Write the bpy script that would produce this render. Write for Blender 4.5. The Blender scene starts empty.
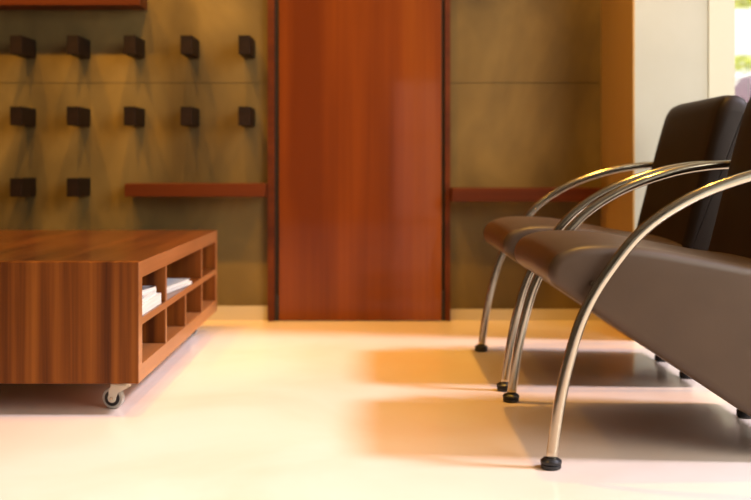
import bpy, bmesh, math, random
from mathutils import Vector, Matrix

S = bpy.context.scene
COL = S.collection
random.seed(7)

# ------------------------------------------------------------------ camera
cam_d = bpy.data.cameras.new('camera')
cam = bpy.data.objects.new('camera', cam_d)
COL.objects.link(cam)
cam.location = (0, 0, 0.667)
cam.rotation_euler = (math.radians(90), 0, 0)
cam_d.sensor_width = 36
cam_d.lens = 47.94                      # 1000 px focal length on a 751 px frame
cam_d.shift_x = 4.5 / 751
cam_d.shift_y = -83 / 751
cam_d.clip_start = 0.05
cam_d.dof.use_dof = True
cam_d.dof.focus_distance = 2.5
cam_d.dof.aperture_fstop = 2.4
S.camera = cam

# ------------------------------------------------------------------ world, lights, exposure
world = bpy.data.worlds.new('world')
S.world = world
world.use_nodes = True
bg = world.node_tree.nodes['Background']
bg.inputs['Color'].default_value = (1.0, 0.98, 0.94, 1)
bg.inputs['Strength'].default_value = 1.1

def light(name, kind, loc, energy, color, **kw):
    d = bpy.data.lights.new(name, kind)
    d.energy = energy
    d.color = color
    rot = kw.pop('rot', None)
    aim = kw.pop('aim', None)
    portal = kw.pop('portal', False)
    for k, v in kw.items():
        setattr(d, k, v)
    o = bpy.data.objects.new(name, d)
    COL.objects.link(o)
    o.location = loc
    if rot:
        o.rotation_euler = rot
    if aim:
        o.rotation_euler = (Vector(aim) - Vector(loc)).to_track_quat('-Z', 'Y').to_euler()
    if portal:
        d.cycles.is_portal = True
    return o

SUN_EL = math.radians(46)
SUN_AZ = math.radians(7.5)               # drifts slightly towards the back wall
sd = Vector((-math.cos(SUN_EL) * math.cos(SUN_AZ), math.cos(SUN_EL) * math.sin(SUN_AZ), -math.sin(SUN_EL)))
light('sun', 'SUN', (4, 2.8, 3.5), 3.8, (0.94, 0.89, 1.06), angle=math.radians(9),
      aim=(4 + sd.x, 2.8 + sd.y, 3.5 + sd.z))

WARM = (1.0, 0.49, 0.065)
for (x, y, e, cone) in ((0.62, 3.0, 165, 92), (-0.66, 2.75, 160, 53), (0.35, 0.9, 80, 50), (-0.75, 1.3, 90, 58), (-0.15, 3.2, 90, 38)):
    light('ceiling_spot', 'SPOT', (x, y, 3.0), e, WARM, spot_size=math.radians(cone), spot_blend=0.9,
          shadow_soft_size=0.045, aim=(x, y, 0))
for (x, e) in ((-1.75, 140), (-1.2, 150), (-0.65, 150), (0.62, 90)):
    light('wall_washer', 'SPOT', (x, 3.12, 2.95), e, WARM, spot_size=math.radians(70), spot_blend=0.8,
          shadow_soft_size=0.05, aim=(x, 4.3, 0.7))
light('window_portal', 'AREA', (2.05, 1.2, 1.85), 1, (1, 1, 1), shape='RECTANGLE', size=3.5, size_y=5.0,
      rot=(0, math.radians(90), 0), portal=True)

light('window_daylight', 'AREA', (2.75, 0.3, 2.0), 100, (1.0, 0.93, 0.83), shape='RECTANGLE', size=2.0, size_y=2.0,
      aim=(0.6, 2.5, 0.3))

vs = S.view_settings
S.display_settings.display_device = 'sRGB'
vs.view_transform = 'Standard'
vs.look = 'None'
vs.exposure = 0.0
vs.gamma = 1.0
vs.use_curve_mapping = False

# ------------------------------------------------------------------ helpers
def srgb(r, g, b):
    f = lambda c: (c / 255 / 12.92) if c / 255 <= 0.04045 else ((c / 255 + 0.055) / 1.055) ** 2.4
    return (f(r), f(g), f(b), 1)

def mat(name, color, rough=0.5, metal=0.0, spec=0.5, coat=0.0, coat_rough=0.05):
    m = bpy.data.materials.new(name)
    m.use_nodes = True
    p = m.node_tree.nodes['Principled BSDF']
    p.inputs['Base Color'].default_value = color
    p.inputs['Roughness'].default_value = rough
    p.inputs['Metallic'].default_value = metal
    p.inputs['Specular IOR Level'].default_value = spec
    p.inputs['Coat Weight'].default_value = coat
    p.inputs['Coat Roughness'].default_value = coat_rough
    return m

def nodes(m):
    return m.node_tree.nodes, m.node_tree.links, m.node_tree.nodes['Principled BSDF']

def add_bump(m, scale, strength, dist=0.002, detail=4, vec_scale=(1, 1, 1)):
    N, L, P = nodes(m)
    tc = N.new('ShaderNodeTexCoord'); mp = N.new('ShaderNodeMapping')
    mp.inputs['Scale'].default_value = vec_scale
    nz = N.new('ShaderNodeTexNoise'); nz.inputs['Scale'].default_value = scale
    nz.inputs['Detail'].default_value = detail
    b = N.new('ShaderNodeBump'); b.inputs['Strength'].default_value = strength
    b.inputs['Distance'].default_value = dist
    L.new(tc.outputs['Object'], mp.inputs['Vector']); L.new(mp.outputs[0], nz.inputs['Vector'])
    L.new(nz.outputs['Fac'], b.inputs['Height']); L.new(b.outputs[0], P.inputs['Normal'])
    return m

def noise_mat(name, stops, scale, vec_scale=(1, 1, 1), rough=0.5, detail=5, distortion=0.0, **kw):
    m = mat(name, stops[0][1], rough, **kw)
    N, L, P = nodes(m)
    tc = N.new('ShaderNodeTexCoord'); mp = N.new('ShaderNodeMapping')
    mp.inputs['Scale'].default_value = vec_scale
    nz = N.new('ShaderNodeTexNoise'); nz.inputs['Scale'].default_value = scale
    nz.inputs['Detail'].default_value = detail; nz.inputs['Distortion'].default_value = distortion
    cr = N.new('ShaderNodeValToRGB')
    e = cr.color_ramp.elements
    e[0].position, e[0].color = stops[0]
    e[1].position, e[1].color = stops[-1]
    for pos, c in stops[1:-1]:
        k = e.new(pos); k.color = c
    L.new(tc.outputs['Object'], mp.inputs['Vector']); L.new(mp.outputs[0], nz.inputs['Vector'])
    L.new(nz.outputs['Fac'], cr.inputs['Fac']); L.new(cr.outputs['Color'], P.inputs['Base Color'])
    return m

def wood(name, dark, mid, light_, band=(7, 0.6, 0.25), fine=(90, 60, 1.6), rough=0.35, coat=0.3, coat_rough=0.08, fine_w=0.35):
    """Broad plank-like bands plus fine grain, both stretched along the grain."""
    m = mat(name, mid, rough, coat=coat, coat_rough=coat_rough)
    N, L, P = nodes(m)
    tc = N.new('ShaderNodeTexCoord')
    outs = []
    for sc, det in ((band, 2), (fine, 5)):
        mp = N.new('ShaderNodeMapping'); mp.inputs['Scale'].default_value = sc
        nz = N.new('ShaderNodeTexNoise'); nz.inputs['Scale'].default_value = 1.0
        nz.inputs['Detail'].default_value = det
        L.new(tc.outputs['Object'], mp.inputs['Vector']); L.new(mp.outputs[0], nz.inputs['Vector'])
        outs.append(nz.outputs['Fac'])
    mx = N.new('ShaderNodeMix'); mx.data_type = 'FLOAT'
    mx.inputs[0].default_value = fine_w
    L.new(outs[0], mx.inputs[2]); L.new(outs[1], mx.inputs[3])
    cr = N.new('ShaderNodeValToRGB')
    e = cr.color_ramp.elements
    e[0].position, e[0].color = 0.36, dark
    e[1].position, e[1].color = 0.64, light_
    k = e.new(0.5); k.color = mid
    L.new(mx.outputs[0], cr.inputs['Fac']); L.new(cr.outputs['Color'], P.inputs['Base Color'])
    return m

def link(name, bm, m, parent=None, smooth=False, kind=None):
    me = bpy.data.meshes.new(name)
    bmesh.ops.recalc_face_normals(bm, faces=bm.faces)
    bm.to_mesh(me); bm.free()
    o = bpy.data.objects.new(name, me)
    COL.objects.link(o)
    if isinstance(m, (list, tuple)):
        for q in m: me.materials.append(q)
    else:
        me.materials.append(m)
    if smooth:
        for p in me.polygons: p.use_smooth = True
    if parent: o.parent = parent
    if kind: o['kind'] = kind
    return o

def thing(name, label, cat, loc=(0, 0, 0), rz=0, group=None):
    o = bpy.data.objects.new(name, None)
    COL.objects.link(o)
    o.empty_display_size = 0.1
    o.location = loc; o.rotation_euler = (0, 0, rz)
    o['label'] = label; o['category'] = cat
    if group: o['group'] = group
    return o

def tag(o, label, cat, group=None):
    o['label'] = label; o['category'] = cat
    if group: o['group'] = group
    return o

def box(bm, x0, x1, y0, y1, z0, z1, bevel=0.0, seg=2):
    r = bmesh.ops.create_cube(bm, size=1)
    vs_ = r['verts']
    for v in vs_:
        v.co = Vector((x0 + (v.co.x + .5) * (x1 - x0), y0 + (v.co.y + .5) * (y1 - y0), z0 + (v.co.z + .5) * (z1 - z0)))
    if bevel > 0:
        es = list({e for v in vs_ for e in v.link_edges})
        bmesh.ops.bevel(bm, geom=es, offset=bevel, segments=seg, affect='EDGES', profile=0.5)

def boxes(*a, bevel=0.0):
    bm = bmesh.new()
    for b in a: box(bm, *b, bevel=bevel)
    return bm

def lathe(bm, prof, axis='Z', center=(0, 0, 0), n=32):
    """prof: list of (radius, height)."""
    rings = []
    for r, h in prof:
        ring = []
        for i in range(n):
            a = 2 * math.pi * i / n
            c = (r * math.cos(a), r * math.sin(a), h)
            if axis == 'Y': c = (c[0], h, c[1])
            if axis == 'X': c = (h, c[0], c[1])
            ring.append(bm.verts.new(Vector(c) + Vector(center)))
        rings.append(ring)
    for a, b in zip(rings, rings[1:]):
        for i in range(n):
            bm.faces.new((a[i], a[(i + 1) % n], b[(i + 1) % n], b[i]))
    bm.faces.new(rings[0]); bm.faces.new(rings[-1])

def catmull(pts, n=8, closed=False):
    P = [Vector(p) for p in pts]
    out = []
    m = len(P)
    rng = range(m if closed else m - 1)
    for i in rng:
        if closed:
            p0, p1, p2, p3 = P[(i - 1) % m], P[i], P[(i + 1) % m], P[(i + 2) % m]
        else:
            p1, p2 = P[i], P[i + 1]
            p0 = P[i - 1] if i > 0 else p1 * 2 - p2
            p3 = P[i + 2] if i + 2 < m else p2 * 2 - p1
        for k in range(n):
            t = k / n
            out.append(0.5 * ((2 * p1) + (p2 - p0) * t + (2 * p0 - 5 * p1 + 4 * p2 - p3) * t * t + (3 * p1 - p0 - 3 * p2 + p3) * t ** 3))
    if not closed: out.append(P[-1].copy())
    return out

def tube(bm, pts, ra, rb=None, n=16):
    """Oval tube along pts: ra across the curve's plane side (binormal), rb in plane."""
    rb = rb or ra
    rings = []
    for i, p in enumerate(pts):
        t = (pts[min(i + 1, len(pts) - 1)] - pts[max(i - 1, 0)]).normalized()
        side = Vector((0, 1, 0))
        if abs(t.dot(side)) > 0.95: side = Vector((0, 0, 1))
        nrm = t.cross(side).normalized()
        bi = nrm.cross(t).normalized()
        rings.append([bm.verts.new(p + bi * (ra * math.cos(2 * math.pi * k / n)) + nrm * (rb * math.sin(2 * math.pi * k / n))) for k in range(n)])
    for a, b in zip(rings, rings[1:]):
        for i in range(n):
            bm.faces.new((a[i], a[(i + 1) % n], b[(i + 1) % n], b[i]))
    bm.faces.new(rings[0]); bm.faces.new(rings[-1])

# ------------------------------------------------------------------ materials
M = {}
# floor: polished cream screed with faint peach clouds
M['floor'] = noise_mat('floor_screed', [(0.30, (0.84, 0.65, 0.52, 1)), (0.55, (0.87, 0.735, 0.635, 1)), (0.75, (0.88, 0.77, 0.69, 1))],
                       1.6, rough=0.17, detail=4, distortion=0.6, spec=0.5)
def concrete(name):  # concrete mottling, with blotches of warm lamplight painted into the colour
    m = noise_mat(name, [(0.30, (0.085, 0.058, 0.019, 1)), (0.5, (0.155, 0.108, 0.034, 1)), (0.70, (0.25, 0.175, 0.055, 1))],
                  1.7, vec_scale=(1.5, 1, 0.8), rough=0.6, detail=4, distortion=0.5, spec=0.3)
    return add_bump(m, 14, 0.15)
M['concrete'] = concrete('lamplit_concrete')
M['white'] = noise_mat('white_plaster', [(0.3, (0.42, 0.455, 0.41, 1)), (0.7, (0.47, 0.51, 0.465, 1))], 3, rough=0.6)
M['cream'] = mat('cream_paint', (0.57, 0.60, 0.50, 1), 0.5)
M['tan'] = noise_mat('tan_plaster', [(0.3, (0.42, 0.25, 0.06, 1)), (0.7, (0.50, 0.30, 0.075, 1))], 2, vec_scale=(1, 1, .3), rough=0.6)
M['room'] = mat('room_paint', (0.13, 0.10, 0.07, 1), 0.8)
M['ceiling'] = mat('ceiling_paint', (0.25, 0.22, 0.18, 1), 0.8)
M['skirting'] = mat('skirting_paint', (0.55, 0.49, 0.36, 1), 0.4)
M['gap'] = mat('dark_gap', (0.015, 0.01, 0.008, 1), 0.8)
M['door'] = wood('door_veneer', (0.12, 0.024, 0.002, 1), (0.19, 0.043, 0.003, 1), (0.265, 0.073, 0.005, 1),
                 band=(4, 1, 0.35), fine=(50, 40, 1.0), rough=0.38, coat=0.38, coat_rough=0.06, fine_w=0.15)
M['door'].node_tree.nodes['Principled BSDF'].inputs['Specular IOR Level'].default_value = 0.15
M['shelf'] = wood('shelf_wood', (0.07, 0.014, 0.002, 1), (0.095, 0.02, 0.003, 1), (0.12, 0.027, 0.004, 1),
                  band=(0.4, 5, 9), fine=(1.2, 40, 60), rough=0.5, coat=0.0, )
M['peg'] = wood('peg_wood', (0.006, 0.003, 0.0016, 1), (0.010, 0.0045, 0.0022, 1), (0.015, 0.0065, 0.003, 1),
                band=(8, 1, 8), fine=(60, 3, 60), rough=0.6, coat=0.0)
for k in ('peg', 'shelf'):
    M[k].node_tree.nodes['Principled BSDF'].inputs['Specular IOR Level'].default_value = 0.2
M['table_v'] = wood('table_veneer_upright', (0.06, 0.014, 0.002, 1), (0.17, 0.048, 0.006, 1), (0.28, 0.090, 0.012, 1),
                    band=(15.5, 3, 0.2), fine=(110, 90, 2.0), rough=0.45, coat=0.0, fine_w=0.22)
M['table_v'].node_tree.nodes['Principled BSDF'].inputs['Specular IOR Level'].default_value = 0.2
M['table_h'] = wood('table_veneer_top', (0.07, 0.019, 0.004, 1), (0.13, 0.037, 0.007, 1), (0.19, 0.058, 0.011, 1),
                    band=(14, 0.5, 0.2), fine=(90, 3, 90), rough=0.28, coat=0.35, coat_rough=0.12, fine_w=0.4)
M['table_e'] = wood('table_edge', (0.23, 0.085, 0.024, 1), (0.29, 0.112, 0.034, 1), (0.35, 0.14, 0.045, 1),
                    band=(3, 1.2, 9), fine=(60, 2, 90), rough=0.4, coat=0.15)
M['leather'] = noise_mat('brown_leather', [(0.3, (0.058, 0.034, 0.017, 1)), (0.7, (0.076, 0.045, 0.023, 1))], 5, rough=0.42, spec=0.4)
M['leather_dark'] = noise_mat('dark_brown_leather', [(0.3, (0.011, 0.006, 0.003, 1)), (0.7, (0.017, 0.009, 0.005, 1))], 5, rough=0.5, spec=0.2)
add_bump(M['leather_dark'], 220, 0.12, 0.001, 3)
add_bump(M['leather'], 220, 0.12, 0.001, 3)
M['chrome'] = mat('polished_steel', (0.52, 0.47, 0.36, 1), 0.17, metal=1.0)
M['rubber'] = mat('black_rubber', (0.012, 0.012, 0.013, 1), 0.35)
M['wheel'] = mat('grey_tyre', (0.42, 0.40, 0.35, 1), 0.35)
M['hub'] = mat('cream_metal', (0.72, 0.68, 0.55, 1), 0.3)
M['paper'] = noise_mat('white_paper', [(0.4, (0.55, 0.54, 0.49, 1)), (0.6, (0.66, 0.65, 0.61, 1))], 1, vec_scale=(5, 5, 700), rough=0.6)
M['cover_w'] = mat('white_cover', (0.66, 0.65, 0.61, 1), 0.35)
M['cover_g'] = noise_mat('grey_cover', [(0.45, (0.05, 0.055, 0.06, 1)), (0.6, (0.35, 0.35, 0.34, 1))], 16, vec_scale=(1, .5, 1), rough=0.3)
M['cover_p'] = mat('pale_grey_cover', (0.46, 0.48, 0.47, 1), 0.35)
M['cover_d'] = mat('dark_cover', (0.06, 0.06, 0.06, 1), 0.35)
M['mauve'] = noise_mat('mauve_fabric', [(0.35, (0.22, 0.06, 0.13, 1)), (0.65, (0.38, 0.15, 0.25, 1))], 20, rough=0.45)
M['leaf'] = noise_mat('leaf_green', [(0.3, (0.78, 0.85, 0.05, 1)), (0.7, (0.92, 0.93, 0.12, 1))], 8, rough=0.5)
M['bark'] = mat('bark', (0.2, 0.14, 0.08, 1), 0.8)
M['terrace'] = mat('pale_paving', (0.75, 0.73, 0.68, 1), 0.7)
M['gardenwall'] = mat('white_render', (0.85, 0.84, 0.80, 1), 0.7)

gl = bpy.data.materials.new('window_glass'); gl.use_nodes = True
nt = gl.node_tree
nt.nodes.remove(nt.nodes['Principled BSDF'])
tr = nt.nodes.new('ShaderNodeBsdfTransparent'); gs = nt.nodes.new('ShaderNodeBsdfGlossy'); gs.inputs['Roughness'].default_value = 0.01
mxs = nt.nodes.new('ShaderNodeMixShader'); mxs.inputs[0].default_value = 0.012
nt.links.new(tr.outputs[0], mxs.inputs[1]); nt.links.new(gs.outputs[0], mxs.inputs[2])
nt.links.new(mxs.outputs[0], nt.nodes['Material Output'].inputs['Surface'])
M['glass'] = gl

# ------------------------------------------------------------------ room shell
BACK = 4.36                      # back wall of the niche
FRONT_RIGHT = 3.83               # white wall on the right
XR = 2.10                        # glazed right side
YB = -3.5
H = 3.65

link('floor', boxes((-3.2, XR + .02, YB, BACK + .2, -0.12, 0)), M['floor'], kind='structure')
link('ceiling', boxes((-3.2, XR + .15, YB, BACK + .2, H, H + .15)), M['ceiling'], kind='structure')
link('wall_left', boxes((-3.35, -3.2, YB - .15, BACK + .2, -0.12, H + .15)), M['room'], kind='structure')

# back wall: two cast panels with a shadow joint at 1.03 m
JH = 1.033
link('wall_back', boxes((-3.2, 1.003, BACK, BACK + .2, 0, JH - .0015), (-3.2, 1.003, BACK, BACK + .2, JH + .0015, H),
                        (-3.2, 1.003, BACK + .006, BACK + .19, JH - .01, JH + .01)), M['concrete'], kind='structure')
# side return of the niche and white wall beyond it
link('wall_niche_side', boxes((1.003, 1.010, FRONT_RIGHT, BACK, 0, H)), M['tan'], kind='structure')
link('wall_right', boxes((1.010, 1.2895, FRONT_RIGHT, BACK + .2, 0, H)), M['white'], kind='structure')
# daylight window beside the white wall
wf = link('window_1', boxes((1.2925, 1.392, FRONT_RIGHT - .004, FRONT_RIGHT + .10, 0, H),
                            (1.392, XR, FRONT_RIGHT, FRONT_RIGHT + .10, 2.7, H),
                            (1.392, XR, FRONT_RIGHT, FRONT_RIGHT + .10, 0, 0.06)), M['cream'], kind='structure')
link('pane', boxes((1.392, XR, FRONT_RIGHT + .045, FRONT_RIGHT + .053, 0.06, 2.7)), M['glass'], wf)
link('dark_groove_1', boxes((1.2895, 1.2925, FRONT_RIGHT + .012, FRONT_RIGHT + .10, 0, H)), M['gap'], kind='structure')  # near-black strip set in the groove to paint its recess dark

# glazed right side: posts and rails with panes
bm = bmesh.new()
ys = (YB, -1.1, 1.0, FRONT_RIGHT + .10)
for y in ys[:3]:
    box(bm, XR, XR + .07, y, y + .05, 0, 3.6)
box(bm, XR, XR + .07, FRONT_RIGHT + .05, FRONT_RIGHT + .10, 0, 3.6)
box(bm, XR, XR + .07, YB, FRONT_RIGHT + .1, 3.59, H)
box(bm, XR, XR + .07, YB, FRONT_RIGHT + .1, 0, 0.05)
w2 = link('window_2', bm, M['cream'], kind='structure')
link('pane', boxes((XR + .03, XR + .038, YB + .05, -1.1, .05, 3.59), (XR + .03, XR + .038, -1.05, 1.0, .05, 3.59),
                   (XR + .03, XR + .038, 1.05, FRONT_RIGHT + .05, .05, 3.59)), M['glass'], w2)

# rear wall behind the camera with a narrow window (mirrored faintly in the lacquered door)
link('wall_front', boxes((-3.2, 0.25, YB - .15, YB, 0, H), (0.88, XR + .07, YB - .15, YB, 0, H),
                         (0.25, 0.88, YB - .15, YB, 1.75, H)), M['room'], kind='structure')
w3 = link('window_3', boxes((.25, .29, YB - .1, YB - .04, 0, 1.75), (.84, .88, YB - .1, YB - .04, 0, 1.75),
                            (.29, .84, YB - .1, YB - .04, 1.71, 1.75), (.29, .84, YB - .1, YB - .04, 0, .04),
                            (.55, .585, YB - .1, YB - .04, .04, 1.71), (.29, .84, YB - .1, YB - .04, 1.02, 1.06)), M['cream'], kind='structure')
link('pane', boxes((.29, .84, YB - .075, YB - .067, .04, 1.71)), M['glass'], w3)

# baseboards
link('baseboard_left', boxes((-3.2, -0.445, BACK - .012, BACK, 0, .062)), M['skirting'], kind='structure')
link('baseboard_right', boxes((0.342, 1.003, BACK - .012, BACK, 0, .048)), M['skirting'], kind='structure')

# tall door: lacquered leaf, jambs, head
DY = 4.325
d = link('door_1', boxes((-0.398, 0.305, DY, DY + .035, 0.004, 2.25), bevel=.0015), M['door'], kind='structure')
link('door_frame', boxes((-0.447, -0.417, DY - .006, BACK + .01, 0, 2.31), (0.320, 0.343, DY - .006, BACK + .01, 0, 2.31),
                         (-0.447, 0.343, DY - .006, BACK + .01, 2.265, 2.31)), M['shelf'], d)
link('door_gap', boxes((-0.417, -0.398, DY + .012, BACK, 0.001, 2.265), (0.305, 0.320, DY + .012, BACK, 0.001, 2.265)), M['gap'], d)
link('floor_pivot', boxes((-0.414, -0.401, DY + .001, DY + .012, 0.001, .11), (0.3075, 0.3175, DY + .001, DY + .012, 0.001, .13)), M['rubber'], d)

# ------------------------------------------------------------------ outside the window
link('ground', boxes((-1.0, 9, BACK + .2, 14, -.14, -.02), (XR + .15, 9, -5, BACK + .2, -.14, -.02)), M['terrace'], kind='structure')
link('garden_wall', boxes((1.2, 9, 7.4, 7.6, -.02, 1.33)), M['gardenwall'], kind='structure')

def leaf_cloud(bm, n, cx, cy, cz, rx, ry, rz, size, rnd):
    for _ in range(n):
        while True:
            u = Vector((rnd.uniform(-1, 1), rnd.uniform(-1, 1), rnd.uniform(-1, 1)))
            if u.length < 1: break
        c = Vector((cx + u.x * rx, cy + u.y * ry, cz + u.z * rz))
        q = Matrix.Rotation(rnd.uniform(0, 6.28), 3, 'Z') @ Matrix.Rotation(rnd.uniform(-1.2, 1.2), 3, 'X')
        s = size * rnd.uniform(.7, 1.3)
        pts = [(-.5, 0, 0), (-.15, .22, .04), (.25, .18, .03), (.55, 0, -.04), (.25, -.18, .03), (-.15, -.22, .04)]
        vs_ = [bm.verts.new(c + q @ (Vector(p) * s)) for p in pts]
        bm.faces.new((vs_[0], vs_[1], vs_[2], vs_[3])); bm.faces.new((vs_[0], vs_[3], vs_[4], vs_[5]))

rnd = random.Random(3)
bm = bmesh.new()
leaf_cloud(bm, 1600, 3.9, 7.5, 1.44, 2.3, .10, .075, .08, rnd)
hd = link('planting_strip', bm, M['leaf'])
hd['kind'] = 'stuff'
tag(hd, 'strip of yellow-green leaves along top of garden wall outside', 'plants')

tree = thing('garden_tree', 'sunlit yellow-green leafy tree outside behind the window', 'tree', (2.60, 6.6, -.02))
bm = bmesh.new()
tube(bm, [Vector((0.25, 0, 0)), Vector((.22, .02, 1.0)), Vector((.12, 0, 1.7)), Vector((-.05, 0, 2.15))], .05, n=10)
link('trunk', bm, M['bark'], tree, smooth=True)
bm = bmesh.new()
for (cx, cz, r) in ((-.13, 1.80, .11), (-.22, 1.98, .16), (.05, 2.25, .35), (.4, 2.3, .4), (-.05, 2.05, .2)):
    leaf_cloud(bm, int(240 * r / .2), cx, 0, cz, r, r, r * .7, .09, rnd)
link('crown', bm, M['leaf'], tree)

# ------------------------------------------------------------------ wall shelves
SH = 4.225
def shelf(name, label, x0, x1, z0, z1, y0=SH):
    tag(link(name, boxes((x0, x1, y0, BACK, z0, z1), bevel=.002), M['shelf']), label, 'shelf', 'floating shelves on the concrete wall')
shelf('wall_shelf', 'red-brown wall shelf left of the door, lower one below the pegs', -1.042, -0.447, .541, .597)
shelf('wall_shelf', 'red-brown wall shelf right of the door, behind the chairs', 0.343, 1.003, .520, .578)
shelf('wall_shelf', 'dark red-brown wall shelf at the top left above the pegs', -2.3, -0.975, 1.350, 1.41)

# ------------------------------------------------------------------ wall pegs
ORD = ('first', 'second', 'third', 'fourth', 'fifth')
ROW = ('top row', 'middle row', 'bottom row')
def peg_mesh():
    bm = bmesh.new()
    box(bm, -.0245, .0245, -.185, 0, -.039, .039, bevel=.0015)
    return bm
peg0 = None
PX = (14.8, 71.5, 128.5, 185.3, 243.3)
for r, py in enumerate((44.5, 115.8, 187.5)):
    for c, px in enumerate(PX):
        if r == 2 and c > 1: continue
        x = (px + .9 - 371) * 4.175 / 1000
        z = .667 - (py - 167) * 4.175 / 1000
        if peg0 is None:
            o = peg0 = link('wall_peg', peg_mesh(), M['peg'])
        else:
            o = peg0.copy(); COL.objects.link(o)
        o.location = (x, BACK, z)
        tail = ', nearest the door' if c == 4 else (', under the shelf end' if False else '')
        tag(o, 'dark brown square wooden wall peg, %s from left in the %s%s' % (ORD[c], ROW[r], tail), 'peg', 'wooden pegs on the concrete wall')

# ------------------------------------------------------------------ low storage table on castors
TX, TYF, TYB = -0.624, 2.68, 4.05
TW = 1.30
table = thing('storage_table', 'low red-brown wooden coffee table with open cubbyholes, on castors', 'table', (TX - TW / 2, (TYF + TYB) / 2, 0))
ox, oy = table.location.x, table.location.y
def T(*bs, bevel=0.0015):
    bm = bmesh.new()
    for (x0, x1, y0, y1, z0, z1) in bs: box(bm, x0 - ox, x1 - ox, y0 - oy, y1 - oy, z0, z1, bevel=bevel)
    return bm
L0 = TX - TW
zt, zb = .412, .086
link('top', T((L0, TX, TYF + .0435, TYB, .367, zt)), M['table_h'], table)
link('front_panel', T((L0, TX, TYF, TYF + .043, zb, zt)), M['table_v'], table)
link('back_panel', T((L0, TX, TYB - .043, TYB, zb, .3668)), M['table_v'], table)
link('bottom_panel', T((L0, TX, TYF + .0435, TYB - .0435, zb, .132)), M['table_e'], table)
link('cubby_back', T((TX - .36, TX - .345, TYF + .044, TYB - .0435, .1325, .3665)), M['table_v'], table)
link('left_panel', T((L0, L0 + .03, TYF + .0435, TYB - .0435, .1325, .3665)), M['table_v'], table)
shelf_y0, shelf_y1 = TYF + .0435, TYB - .0435
link('middle_shelf', T((TX - .344, TX - .001, shelf_y0, shelf_y1, .238, .258)), M['table_h'], table)
cell = (shelf_y1 - shelf_y0) / 4
for i in range(1, 4):
    y = shelf_y0 + cell * i
    link('divider', T((TX - .344, TX - .001, y - .009, y + .009, .1325, .2375)), M['table_v'], table)
    if i != 2:
        link('divider', T((TX - .344, TX - .001, y - .009, y + .009, .2585, .3665)), M['table_v'], table)
# lighter edge banding round the open side
link('side_frame', T((TX, TX + .0012, TYF + .001, TYB - .001, .3672, zt - .001), (TX, TX + .0012, TYF + .001, TYB - .001, zb + .001, .1318),
                     (TX, TX + .0012, TYF + .001, TYF + .0425, .132, .367), (TX, TX + .0012, TYB - .0425, TYB - .001, .132, .367),
                     (TX - .0008, TX + .0008, shelf_y0, shelf_y1, .2383, .2577),
                     *[(TX - .0008, TX + .0008, shelf_y0 + cell * i - .0088, shelf_y0 + cell * i + .0088, .132, .238) for i in (1, 2, 3)],
                     *[(TX - .0008, TX + .0008, shelf_y0 + cell * i - .0088, shelf_y0 + cell * i + .0088, .258, .367) for i in (1, 3)], bevel=0), M['table_e'], table)

def caster(x, y, rz):
    """Swivel castor; wheel axle along local Y, stem above and to local +X."""
    pl = bmesh.new()
    lathe(pl, [(.024, .0795), (.024, .0858)], n=24)
    lathe(pl, [(.011, .066), (.011, .0797)], n=20)
    R = 0.030
    p = link('caster', pl, M['hub'], table)
    p.location = (x - ox, y - oy, 0); p.rotation_euler = (0, 0, rz)
    off = -.032
    bm = bmesh.new()
    for s in (-1, 1):
        y0, y1 = (s * .0135 - .0015, s * .0135 + .0015)
        prof = [(off - .009, R - .006), (off + .009, R - .008), (off + .018, .045), (.012, .060), (.012, .069), (off + .0, .069), (off - .008, .052)]
        f0 = [bm.verts.new((a, y0, b)) for a, b in prof]; f1 = [bm.verts.new((a, y1, b)) for a, b in prof]
        bm.faces.new(f0); bm.faces.new(f1[::-1])
        for i in range(len(prof)):
            j = (i + 1) % len(prof)
            bm.faces.new((f0[i], f0[j], f1[j], f1[i]))
    box(bm, off - .002, .013, -.015, .015, .066, .0695)
    link('fork', bm, M['hub'], p)
    bm = bmesh.new()
    lathe(bm, [(R - .009, -.0095), (R - .002, -.0095), (R, -.006), (R, .006), (R - .002, .0095), (R - .009, .0095)], 'Y', (off, 0, R), 40)
    link('tyre', bm, M['wheel'], p, smooth=False)
    bm = bmesh.new()
    lathe(bm, [(R - .0085, -.0112), (R - .0085, .0112)], 'Y', (off, 0, R), 32)
    link('wheel_ring', bm, M['rubber'], p)
    bm = bmesh.new()
    lathe(bm, [(.0125, -.0118), (.0125, .0118)], 'Y', (off, 0, R), 28)
    link('hub', bm, M['hub'], p)
    bm = bmesh.new()
    lathe(bm, [(.0035, -.0175), (.0045, -.0155), (.0045, .0155), (.0035, .0175)], 'Y', (off, 0, R), 16)
    link('axle_bolt', bm, M['chrome'], p)
    return p
caster(TX - .056, TYF + .080, math.radians(-10))
caster(TX - .060, TYB - .09, math.radians(35))
caster(L0 + .07, TYF + .085, math.radians(20))
caster(L0 + .07, TYB - .09, math.radians(-15))

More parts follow.
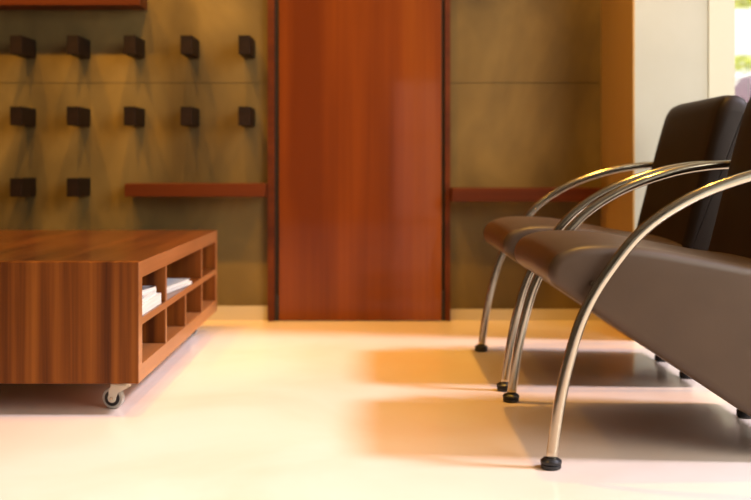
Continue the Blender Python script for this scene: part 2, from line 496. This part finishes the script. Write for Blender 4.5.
# magazines in the cubbyholes
def magazine(name, label, cx, cy, z, w, l, t, rz, cover, sag=0.0, group=None, cat='magazine'):
    """w across X, l along Y; page block between two covers; optional sag of the outer edge."""
    root = thing(name, label, cat, (cx, cy, z), rz, group)
    def sheet(x0, x1, y0, y1, z0, z1):
        bm = bmesh.new(); n = 10
        top, bot = [], []
        for i in range(n + 1):
            u = i / n; y = y0 + (y1 - y0) * u
            dz = sag * math.sin(math.pi * u)
            bot.append([bm.verts.new((x0, y, z0 + dz)), bm.verts.new((x1, y, z0 + dz))])
            top.append([bm.verts.new((x0, y, z1 + dz)), bm.verts.new((x1, y, z1 + dz))])
        for i in range(n):
            bm.faces.new((bot[i][0], bot[i][1], bot[i + 1][1], bot[i + 1][0]))
            bm.faces.new((top[i][0], top[i][1], top[i + 1][1], top[i + 1][0]))
            bm.faces.new((bot[i][0], bot[i + 1][0], top[i + 1][0], top[i][0]))
            bm.faces.new((bot[i][1], bot[i + 1][1], top[i + 1][1], top[i][1]))
        bm.faces.new((bot[0][0], bot[0][1], top[0][1], top[0][0])); bm.faces.new((bot[n][0], bot[n][1], top[n][1], top[n][0]))
        return bm
    link('pages', sheet(-w / 2 + .001, w / 2 - .001, -l / 2 + .001, l / 2 - .001, .0009, t - .0009), M['paper'], root)
    link('cover', sheet(-w / 2, w / 2, -l / 2, l / 2, t - .0009, t), cover, root)
    link('back_cover', sheet(-w / 2, w / 2, -l / 2, l / 2, 0, .0009), M['cover_w'], root)
    return root
G1, G2 = 'magazines in the first upper cubbyhole', 'magazines in the wide upper cubbyhole'
y1c = shelf_y0 + cell * .5
z = .2585
for (t, w, l, dx, dy, rz, cv, lab) in (
    (.030, .21, .255, 0.006, -.003, 0.0, M['cover_w'], 'thick white magazine at the bottom of the stack in near cubbyhole'),
    (.013, .20, .245, -.002, -.006, 0.05, M['cover_w'], 'white magazine in the middle of the stack in near cubbyhole'),
    (.012, .185, .215, -.018, -.004, -0.17, M['cover_g'], 'grey-patterned magazine on top of the stack in near cubbyhole')):
    magazine('magazine', lab, TX - w / 2 - .012 + dx, y1c + dy, z, w, l, t, rz, cv, 0, G1); z += t + .0003
y2c = shelf_y0 + cell * 2
z = .2585
for (t, w, l, x, y, rz, cv, lab) in (
    (.003, .21, .285, -.7475, 3.343, -.13, M['cover_d'], 'thin dark magazine under the white ones in the wide cubbyhole'),
    (.010, .21, .29, -.7454, 3.345, -.134, M['cover_w'], 'white magazine lying on a thin dark one in the wide cubbyhole'),
    (.008, .205, .28, -.748, 3.342, -.12, M['cover_p'], 'pale grey magazine topmost of the pile in the wide cubbyhole')):
    magazine('magazine', lab, x, y, z, w, l, t, rz, cv, 0, G2); z += t + .0003

# ------------------------------------------------------------------ lounge chairs
def offset_poly(P, d):
    """Inset a closed polygon (list of 2-D vectors, clockwise or not) by d."""
    n = len(P)
    area = sum(P[i].x * P[(i + 1) % n].y - P[(i + 1) % n].x * P[i].y for i in range(n))
    sgn = 1 if area > 0 else -1
    out = []
    for i in range(n):
        t = (P[(i + 1) % n] - P[i - 1]).normalized()
        out.append(P[i] + Vector((-t.y, t.x)) * d * sgn)
    return out

def loft(prof, W, r, crown=0.0, corner=None, nseg=6, dens=6):
    """Cushion body: profile in (x, z) swept along y between -W and W, edges rounded by r."""
    base = [Vector((p[0], p[1])) for p in catmull([(a, b, 0) for a, b in prof], dens, closed=True)]
    ysl = []
    for k in range(nseg + 1):
        a = math.pi / 2 * k / nseg
        ysl.append((-W + r * (1 - math.sin(a)) if False else -W + r - r * math.cos(a), r * (1 - math.sin(a))))
    core = [(-W + r + (2 * W - 2 * r) * i / 10, 0.0) for i in range(1, 10)]
    sl = ysl + core + [(-y, d_) for y, d_ in ysl[::-1]]
    bm = bmesh.new(); rings = []
    zs = [p.y for p in base]; zmin, zmax = min(zs), max(zs)
    for y, d_ in sl:
        P = offset_poly(base, d_)
        ring = []
        for p in P:
            zz = p.y
            f = max(0.0, min(1.0, (zz - zmin) / (zmax - zmin)))
            zz += crown * (1 - (y / W) ** 2) * f ** 2
            if corner:
                rc, z0 = corner
                e = abs(y) - (W - rc)
                if e > 0:
                    e = min(e, rc * .98)
                    drop = rc - math.sqrt(rc * rc - e * e)
                    g = max(0.0, min(1.0, (zz - z0) / (zmax - z0)))
                    zz -= drop * g
            ring.append(bm.verts.new((p.x, y, zz)))
        rings.append(ring)
    n = len(base)
    for a, b in zip(rings, rings[1:]):
        for i in range(n):
            bm.faces.new((a[i], a[(i + 1) % n], b[(i + 1) % n], b[i]))
    for ring in (rings[0], rings[-1]):
        bm.faces.new(ring)
    return bm

SEAT = [(.400, .428), (.408, .453), (.432, .474), (.49, .488), (.60, .485), (.72, .466), (.86, .441), (.98, .425), (1.06, .40),
        (1.09, .28), (1.075, .12), (1.03, .062), (.95, .060), (.85, .107), (.73, .187), (.61, .267), (.49, .347), (.435, .383), (.408, .403)]
BACKP = [(.930, .37), (.950, .46), (1.004, .674), (1.040, .81), (1.056, .858), (1.078, .884), (1.108, .888), (1.138, .872), (1.146, .83),
         (1.120, .64), (1.098, .46), (1.080, .36), (1.01, .35)]
ARM = [(.3985, .0), (.3985, .014), (.418, .146), (.443, .257), (.474, .347), (.524, .432), (.606, .530), (.717, .602), (.852, .650), (.96, .670), (1.06, .676)]

def make_chair(name, label, x, y, lm, arms=True):
    root = thing(name, label, 'chair', (x, y, 0), 0, 'lounge chairs in a row')
    link('seat', loft(SEAT, .283, .022, crown=.012), lm, root, smooth=True)
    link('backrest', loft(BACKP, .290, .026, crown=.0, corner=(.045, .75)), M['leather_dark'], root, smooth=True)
    for s in (-1, 1):
        ya = s * .316
        pts = [Vector((p.x, ya, p.y)) for p in catmull([(a, b, 0) for a, b in ARM[1:]], 6)]
        # the end turns in and is fixed to the side of the backrest
        pts += [Vector((1.075, s * .312, .675)), Vector((1.083, s * .301, .674)), Vector((1.085, s * .278, .673))]
        bm = bmesh.new(); tube(bm, pts, .0115, .0130, n=18)
        a = link('armrest', bm, M['chrome'], root, smooth=True)
        bm = bmesh.new()
        lathe(bm, [(.017, 0), (.0225, .003), (.0225, .009), (.0205, .0105), (.0235, .012), (.0235, .018), (.018, .0225), (.013, .024)], 'Z', (.3985, ya, 0), 32)
        link('foot_pad', bm, M['rubber'], a, smooth=False)
        bm = bmesh.new()
        lathe(bm, [(.008, .278), (.008, .308)], 'Y', (0, 0, 0), 16)
        for v in bm.verts: v.co = Vector((v.co.x + .497, v.co.y * s, v.co.z + .405))
        link('arm_bolt', bm, M['chrome'], a)
    for sy in (-.138, .138):
        bm = bmesh.new()
        lathe(bm, [(.020, 0), (.024, .004), (.024, .018), (.016, .022), (.016, .11)], 'Z', (1.0, sy, 0), 28)
        link('rear_foot', bm, M['rubber'], root)
    return root

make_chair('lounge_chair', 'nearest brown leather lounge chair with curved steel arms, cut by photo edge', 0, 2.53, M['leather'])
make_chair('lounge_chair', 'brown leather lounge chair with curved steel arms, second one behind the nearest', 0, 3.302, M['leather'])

# a mauve chair standing on the terrace behind the window
mv = thing('garden_chair', 'mauve-pink upholstered chair outside behind the window', 'chair', (0.855, 5.05, -.02))
mv.scale = (1, 1, 1)
HB = [(.93, .37), (.955, .50), (1.0, .80), (1.05, 1.08), (1.066, 1.13), (1.09, 1.155), (1.12, 1.155), (1.15, 1.13), (1.15, 1.07), (1.12, .74), (1.098, .46), (1.08, .36), (1.01, .35)]
link('backrest', loft(HB, .26, .03, corner=(.09, .9)), M['mauve'], mv, smooth=True)
link('seat', loft([(.46, .40), (.47, .45), (.55, .465), (.8, .45), (.93, .44), (.94, .36), (.8, .35), (.5, .36)], .26, .03, crown=.01), M['mauve'], mv, smooth=True)
for sx in (.52, 1.05):
    for sy in (-.22, .22):
        bm = bmesh.new(); tube(bm, [Vector((sx, sy, 0)), Vector((sx, sy, .37))], .014, n=12)
        link('leg', bm, M['chrome'], mv, smooth=True)
